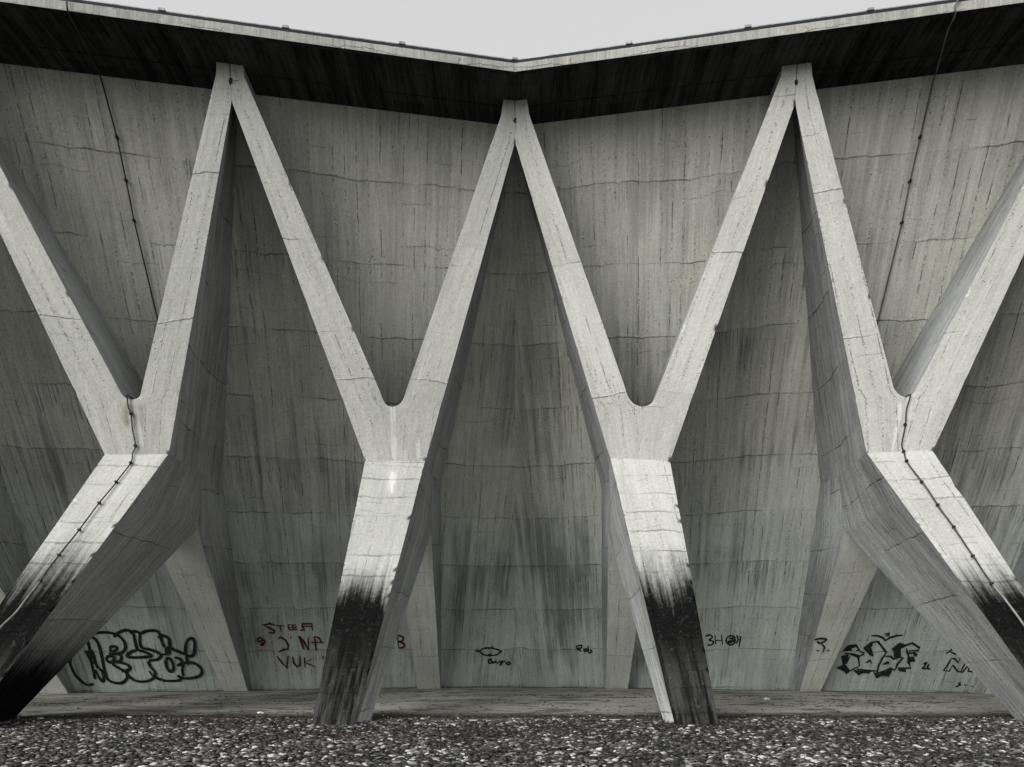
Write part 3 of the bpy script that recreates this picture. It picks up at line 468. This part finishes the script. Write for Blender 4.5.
y = 4.2
while y < YB+.22:
    x = -9.5
    while x < 9.5:
        sz = random.choice((.016, .02, .024, .03, .04))*random.uniform(.85, 1.2)
        yy = y+random.uniform(-.05, .05); edge = YB+.05+.3*noise.noise(Vector((x*.9, 0, 0)))+.18*noise.noise(Vector((x*4, 3, 0)))
        if yy < edge: pts.append((x, yy, GZ-.008+random.uniform(-.004, .016), sz*random.uniform(1., 1.5), sz*random.uniform(.8, 1.1), sz*random.uniform(.3, .5), random.uniform(-.7, .7)))
        x += sz*random.uniform(1.5, 2.3)
    y += .039
for i in range(500):
    pts.append((random.uniform(-9, 9), YB+abs(random.gauss(0, .28)), 0, .02, .018, .012, 0)); p = pts[-1]; pts[-1] = (p[0], p[1], apron_z(p[0], p[1])+.004, .02, .018, .01, random.random()*3)
scatter_rocks('pebbles', pts, M['pebble'], 'grey brown and white river pebbles packed in front of the paving', 'pebbles')

# fallen leaves: small curled blades
def leaves(name, pts, cols, label):
    V_, F_ = [], []
    for (x, y, z, s_, a) in pts:
        b0 = len(V_); c, sn_ = math.cos(a), math.sin(a); cu = random.uniform(.1, .5)*s_
        for (px, py, pz) in ((-1, 0, 0), (-.3, -.45, .4), (.5, -.4, .5), (1, 0, .1), (.5, .4, .6), (-.3, .45, .3), (0, 0, 0)):
            V_.append((x+(px*c-py*sn_)*s_, y+(px*sn_+py*c)*s_, z+pz*cu+.004))
        F_ += [(b0, b0+1, b0+6), (b0+1, b0+2, b0+6), (b0+2, b0+3, b0+6), (b0+3, b0+4, b0+6), (b0+4, b0+5, b0+6), (b0+5, b0, b0+6)]
    me = bpy.data.meshes.new(name); me.from_pydata(V_, [], F_); me.materials.append(cols)
    return link(name, me, label=label, cat='leaves', kind='stuff')
n = NT('dead_leaf'); g_ = n.n('ShaderNodeNewGeometry'); cr = n.n('ShaderNodeValToRGB'); n.t.links.new(g_.outputs['Random Per Island'], cr.inputs[0])
cr.color_ramp.elements[0].color = (.018, .013, .009, 1); cr.color_ramp.elements[1].color = (.13, .085, .05, 1); e = cr.color_ramp.elements.new(.7); e.color = (.045, .03, .02, 1)
n.t.links.new(cr.outputs[0], n.b.inputs['Base Color']); n.b.inputs['Roughness'].default_value = .8; M['leaf'] = n.m
lp = []
for i in range(170):
    cx_, cy_ = random.uniform(-11, 11), random.uniform(11, 16.5)
    for j in range(random.randint(2, 22)):
        x, y = cx_+random.gauss(0, .5), cy_+random.gauss(0, .13)
        if y < 19 and y > YB: lp.append((x, y, apron_z(x, y), random.uniform(.02, .045), random.random()*6.3))
for i in range(3500):
    x = random.uniform(-11, 11); y = YB+.25+abs(random.gauss(0, .2))*(1+.8*noise.noise(Vector((x*.6, 1, 0))))
    lp.append((x, y, apron_z(x, y), random.uniform(.02, .045), random.random()*6.3))
for i in range(600):
    x = random.uniform(-12, 12); y = D0-abs(x)*TP-.05-abs(random.gauss(0, .12)); lp.append((x, y, apron_z(x, y), random.uniform(.02, .05), random.random()*6.3))
for i in range(2600):
    q_ = random.choice(((-1.3, 9.4), (-1.1, 9.2), (.6, 9.7), (-3.2, 9.2), (2.4, 9.9), (-5, 10.2), (4, 9.)))
    x = random.gauss(q_[0], .75); y = min(10.6, random.gauss(q_[1], .3)); lp.append((x, y, GZ+.025, random.uniform(.015, .032), random.random()*6.3))
leaves('dead_leaves', lp, M['leaf'], 'small brown dead leaves blown over paving and pebbles')

# ---------------------------------------------------------------- the leaning wall, its two facets
walls = {}
SMAX = 34.
for sd, lab in ((-1, 'streaked board marked concrete wall leaning out, left facet with dark red writing'), (1, 'streaked board marked concrete wall leaning out, right facet with angular black lettering')):
    me = bpy.data.meshes.new('leaning_wall'); nz = 42; V_, F_, U_ = [], [], []
    cols_ = [0]+[.8*1.0*i for i in range(1, 43)]
    def col_s(i, d): return d*TP if i == 0 else max(d*TP+.05*i, cols_[i])
    for j in range(nz+1):
        z = -.1+(HT+.1)*j/nz; d = LEAN*z
        for i in range(len(cols_)):
            s = col_s(i, d); V_.append(W(sd, s, d, z)); U_.append((s+(0 if sd > 0 else 50), z*1.2438))
    nx = len(cols_)
    for j in range(nz):
        for i in range(nx-1): F_.append((j*nx+i, j*nx+i+1, (j+1)*nx+i+1, (j+1)*nx+i))
    nf = len(V_)   # back of the wall slab
    for (jz, off) in ((-.1, -.35), (HT, -.35)):
        d = LEAN*jz
        for i in (0, nx-1): s = col_s(i, d); V_.append(W(sd, s if i else (d+off)*TP, d+off, jz)); U_.append((s, jz))
    F_.append((nf, nf+1, nf+3, nf+2)); F_.append((nx-1, nf+1, nf+3, nz*nx+nx-1)); F_.append((nz*nx, nz*nx+nx-1, nf+3, nf+2))
    me.from_pydata(V_, [], F_); ul = me.uv_layers.new(name='UVMap')
    for l in me.loops: ul.data[l.index].uv = U_[l.vertex_index]
    bm = bmesh.new(); bm.from_mesh(me); bmesh.ops.recalc_face_normals(bm, faces=bm.faces); bm.to_mesh(me); bm.free()
    me.materials.append(M['wall'][sd])
    walls[sd] = link('leaning_wall', me, None, lab, 'wall')

# ---------------------------------------------------------------- roof edge
def prism(B, sd, prof, s1=SMAX, mats=None, step=2.):
    """extrude closed profile [(d, z), ...] along the facet, mitred at the corner"""
    n_ = len(prof)
    for i in range(n_):
        (d0, z0), (d1, z1) = prof[i], prof[(i+1) % n_]
        m_ = mats[i] if mats else 0
        ns = 18; ss_ = [(j/ns)**1.3 for j in range(ns+1)]
        A = [W(sd, d0*TP+(s1-d0*TP)*q, d0, z0) for q in ss_]; Bq = [W(sd, d1*TP+(s1-d1*TP)*q, d1, z1) for q in ss_]
        w_ = math.hypot(d1-d0, z1-z0)
        for j in range(ns):
            b0 = len(B.v); B.v += [A[j], A[j+1], Bq[j+1], Bq[j]]; B.f.append((b0, b0+1, b0+2, b0+3))
            q0, q1 = s1*ss_[j], s1*ss_[j+1]; B.uv.append([(q0, 0), (q1, 0), (q1, w_), (q0, w_)]); B.mi.append(m_)
roof = thing('roof_edge', (0, 10.9, HT), 'jutting roof edge with sooty black underside and pale front band', 'roof')
orr = Vector(roof.location)
for sd in (-1, 1):
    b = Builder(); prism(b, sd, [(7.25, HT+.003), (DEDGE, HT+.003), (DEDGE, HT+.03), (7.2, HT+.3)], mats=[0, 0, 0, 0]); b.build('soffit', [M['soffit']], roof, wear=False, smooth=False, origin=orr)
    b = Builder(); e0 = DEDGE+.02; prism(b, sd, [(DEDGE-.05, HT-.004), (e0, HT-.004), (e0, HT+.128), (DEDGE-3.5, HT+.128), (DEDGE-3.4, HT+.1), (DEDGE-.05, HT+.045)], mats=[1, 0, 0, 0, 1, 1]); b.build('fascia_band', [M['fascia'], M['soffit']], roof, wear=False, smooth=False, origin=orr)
    b = Builder(); prism(b, sd, [(DEDGE-.14, HT+.13), (DEDGE-.02, HT+.13), (DEDGE-.02, HT+.20), (DEDGE-.14, HT+.20)]); b.build('flashing', [M['dark_metal']], roof, wear=False, smooth=False, origin=orr)
    b = Builder(); prism(b, sd, [(8.02, HT-.006), (8.035, HT-.006), (8.035, HT+.01), (8.02, HT+.01)]); b.build('drip_bead', [M['soffit']], roof, wear=False, smooth=False, origin=orr)
    b = Builder(); prism(b, sd, [(DEDGE-.09, HT+.222), (DEDGE-.04, HT+.222), (DEDGE-.04, HT+.237), (DEDGE-.09, HT+.237)]); b.build('coping_strip', [M['rail_metal']], roof, wear=False, smooth=False, origin=orr)
def boxm(name, mat, c, ax, ay, az, size, parent, org=Vector((0, 0, 0)), bevel=.1, **kw):
    bm = bmesh.new(); bmesh.ops.create_cube(bm, size=1)
    bmesh.ops.bevel(bm, geom=list(bm.edges), offset=bevel, segments=1, affect='EDGES')
    for v in bm.verts: v.co = (c+ax*v.co.x*size[0]+ay*v.co.y*size[1]+az*v.co.z*size[2])-org
    bmesh.ops.recalc_face_normals(bm, faces=bm.faces)
    me = bpy.data.meshes.new(name); bm.to_mesh(me); bm.free(); me.materials.append(mat); return link(name, me, parent, **kw)
Z3 = Vector((0, 0, 1))
allb = [tuple(q) for q in BRACKETS]+[(sd, 6.66+1.72*i) for sd in (-1, 1) for i in range(1, 6)]
for sd, s in allb:
    boxm('coping_bracket', M['rail_metal'], W(sd, s, DEDGE-.05, HT+.232), Vector((sd*CP, -SP, 0)), Vector((-sd*SP, -CP, 0)), Z3, (.10, .08, .04), roof, orr)

# ---------------------------------------------------------------- struts
LBL = {'A': 'forked strut with a cable down its pale leg, left of the dark red writing',
       'B': 'forked strut with white lime run under its fork, left of the roof corner',
       'C': 'forked strut without cable or lime run, right of the roof corner',
       'D': 'forked strut with cable down its leg, beside the angular black lettering'}
for k_, S_ in (('A', STRUT_A), ('B', STRUT_B), ('C', STRUT_C), ('D', STRUT_D)): struts[k_] = build_strut(S_, LBL[k_])
struts['Z'] = build_strut(shifted(STRUT_A, 4.285, .8), 'forked strut at the left edge, mostly hidden behind the sooty leg')
struts['Y'] = build_strut(shifted(STRUT_D, 4.37, .8), 'forked strut at the right edge, mostly hidden behind the leg with the cable')

# ---------------------------------------------------------------- painted marks on wall and leg
def ribbon(V_, F_, pts, w, place, lift, soft=True):
    # Catmull-Rom smoothing, then a flat ribbon
    if len(pts) > 3 and soft:
        P_ = [pts[0]]+list(pts)+[pts[-1]]; q = []
        for i in range(1, len(P_)-2):
            for j in range(4):
                t = j/4; a, b_, c, d = [Vector(P_[i+o]+[0]) for o in (-1, 0, 1, 2)]
                v = .5*((2*b_)+(c-a)*t+(2*a-5*b_+4*c-d)*t*t+(3*b_-a-3*c+d)*t**3); q.append([v.x, v.y])
        q.append(list(pts[-1])); pts = q
    n_ = len(pts); base = len(V_)
    for i, p in enumerate(pts):
        a = Vector(pts[max(0, i-1)]); c = Vector(pts[min(n_-1, i+1)]); d = (c-a)
        if d.length < 1e-6: d = Vector((1, 0))
        d.normalize(); nr = Vector((-d.y, d.x)); ww = w*.5*(1+.22*noise.noise(Vector((p[0]*9, p[1]*9, lift*100))))
        if i in (0, n_-1): ww *= .55
        for sg in (-1, 1): V_.append(place(p[0]+nr.x*ww*sg, p[1]+nr.y*ww*sg, lift))
    for i in range(n_-1): F_.append((base+2*i, base+2*i+1, base+2*i+3, base+2*i+2))
kD = (STRUT_D['K'][1]-STRUT_D['r'][1])/(STRUT_D['K'][2]+.05)
for m in MARKS:
    sd = m['side']; V_, F_ = [], []; lift = .008
    if m['plane'] == 'D':
        par = [c for c in struts['D'].children if c.name.startswith('rear_leg')][0]; org = Vector(struts['D'].location)
        place = lambda s, z, l: W(sd, s, STRUT_D['r'][1]+kD*(z+.05)+l+.02, z)-org
    else:
        par = walls[sd]; place = lambda s, z, l: W(sd, s, LEAN*z+l, z)
    for st in m['strokes']:
        ribbon(V_, F_, st, m['w'], place, lift, soft=not (m['fills'] or 'capital' in m['label'])); lift += .0007
    for fl in m['fills']:
        b0 = len(V_); V_ += [place(p[0], p[1], lift) for p in fl]; F_.append(tuple(range(b0, len(V_)))); lift += .0007
    me = bpy.data.meshes.new(m['name']); me.from_pydata(V_, [], F_)
    bm = bmesh.new(); bm.from_mesh(me); bmesh.ops.triangulate(bm, faces=[f for f in bm.faces if len(f.verts) > 4]); bm.to_mesh(me); bm.free()
    me.materials.append(M[m['col']+'_paint']); link(m['name'], me, par, label=m['label'])

# ---------------------------------------------------------------- lightning conductors
def tube(name, pts, r, mat, parent, org, segs=8, **kw):
    bm = bmesh.new(); rings = []
    for i, p in enumerate(pts):
        a, c = pts[max(0, i-1)], pts[min(len(pts)-1, i+1)]; t = (c-a).normalized()
        x = t.cross(Vector((.3, -1, .2))).normalized(); y = t.cross(x)
        rings.append([bm.verts.new(p-org+(x*math.cos(6.2832*k/segs)+y*math.sin(6.2832*k/segs))*r) for k in range(segs)])
    for a, c in zip(rings, rings[1:]):
        for k in range(segs): bm.faces.new((a[k], a[(k+1) % segs], c[(k+1) % segs], c[k]))
    bm.faces.new(rings[0]); bm.faces.new(rings[-1]); bmesh.ops.recalc_face_normals(bm, faces=bm.faces)
    me = bpy.data.meshes.new(name); bm.to_mesh(me); bm.free(); me.materials.append(mat)
    for p in me.polygons: p.use_smooth = True
    return link(name, me, parent, **kw)
def smooth_pts(pts, n_=5, jit=0.):
    P_ = [pts[0]]+pts+[pts[-1]]; q = []
    for i in range(1, len(P_)-2):
        for j in range(n_):
            t = j/n_; a, b_, c, d = P_[i-1], P_[i], P_[i+1], P_[i+2]
            v = .5*((2*b_)+(c-a)*t+(2*a-5*b_+4*c-d)*t*t+(3*b_-a-3*c+d)*t**3)
            q.append(v+noise.noise_vector(v*3)*jit)
    return q+[pts[-1]]
for key, lab in (('L', 'thin dark conductor pipe down the wall left of the dark red writing, with clamps'), ('R', 'thin grey conductor pipe down the wall above the angular black lettering, with clamps')):
    c = CONDUCTOR[key]; sd = c['side']; fs = c['fs']; mp = M['cable'] if key == 'L' else M['pipe']
    root = thing('conductor_pipe', W(sd, fs, DEDGE, HT), lab, 'pipe'); og = Vector(root.location)
    up = [W(sd, fs, DEDGE-.3, HT+.62), W(sd, fs, DEDGE-.05, HT+.5), W(sd, fs, DEDGE+.05, HT+.25), W(sd, fs, DEDGE+.05, HT-.02)] if key == 'L' else [W(sd, fs+.12, DEDGE-.1, HT+.24), W(sd, fs+.1, DEDGE+.04, HT+.2), W(sd, fs, DEDGE+.055, HT+.05), W(sd, fs+.02, DEDGE+.03, HT-.05)]
    so_ = [W(sd, fs+(c['wall'][0][0]-fs)*q_, d_, HT-.03) for d_, q_ in ((8.5, .2), (8.1, .6), (7.72, 1))]
    wl = [W(sd, s, d+.045, z) for s, d, z in [[c['wall'][0][0], LEAN*(HT-.06)+.0, HT-.06]]+c['wall'][1:]]
    if key == 'R': wl.pop(1)
    tube('pipe', smooth_pts(up+so_, 4)+wl, .012, mp, root, og)
    for p in c['wall'][1 if key == 'L' else 2:-2]:
        boxm('clamp', M['clamp'], W(sd, p[0], p[1]+.045, p[2]), Vector((sd*CP, -SP, 0)), Vector((-sd*SP, -CP, 0)), Z3, (.045, .07, .035), root, og)
    r2 = thing('earthing_cable', W(sd, *c['face'][0]), 'thin dark cable clipped down the strut, %s' % ('left of the dark red writing' if key == 'L' else 'beside the angular black lettering'), 'cable', None); og = Vector(r2.location)
    f_ = [W(sd, p[0], p[1]+.03, p[2]) for p in c['face']]
    a0 = W(sd, c['face'][0][0], c['face'][0][1]-.6, c['face'][0][2]+.10); lg = [Vector(p) for p in c['leg']]; nv = Vector(c['n'])
    a1 = W(sd, c['face'][0][0], c['face'][0][1]+.02, c['face'][0][2]+.07)
    j = 6
    tube('cable', smooth_pts([a0, a1]+f_+lg[:j], 5, .012), .011, M['cable'], r2, og)
    rest = lg[j-1:]; rest = [rest[0]]+[p+nv*.05 for p in rest[1:]]+[rest[-1]+(rest[-1]-rest[-2])*2.4+nv*.05]
    tube('cable_sleeve', smooth_pts(rest, 5, .01), .014, M['cable_pale'], r2, og)
    for p in [f_[2], f_[4]]+lg[0:6]:
        boxm('clip', M['clamp'], p, Vector((1, 0, 0)), nv, nv.cross(Vector((1, 0, 0))), (.05, .045, .035), r2, og)

# ---------------------------------------------------------------- bits of paper
for i, (x, y, s_, lab) in enumerate(((-5.95, 10.85, .03, 'small round white scrap at the pebble edge on the left'), (-4.2, 11.6, .045, 'crumpled white scrap on the paving below the dark red writing'), (5.3, 14.8, .05, 'crumpled white scrap on the paving near the angular black lettering'))):
    bm = bmesh.new(); bmesh.ops.create_icosphere(bm, subdivisions=2, radius=s_)
    for v in bm.verts: v.co = Vector((v.co.x*1.3, v.co.y, v.co.z*.4))*(1+.5*noise.noise(v.co*40+Vector((i, 0, 0))))
    me = bpy.data.meshes.new('paper_scrap'); bm.to_mesh(me); bm.free(); me.materials.append(M['paper'])
    o = link('paper_scrap', me, None, lab, 'litter', 'white scraps on the ground'); o.location = (x, y, (apron_z(x, y) if y > YB else GZ)+s_*.3+.01)
SC.render.resolution_x = 1024; SC.render.resolution_y = 767
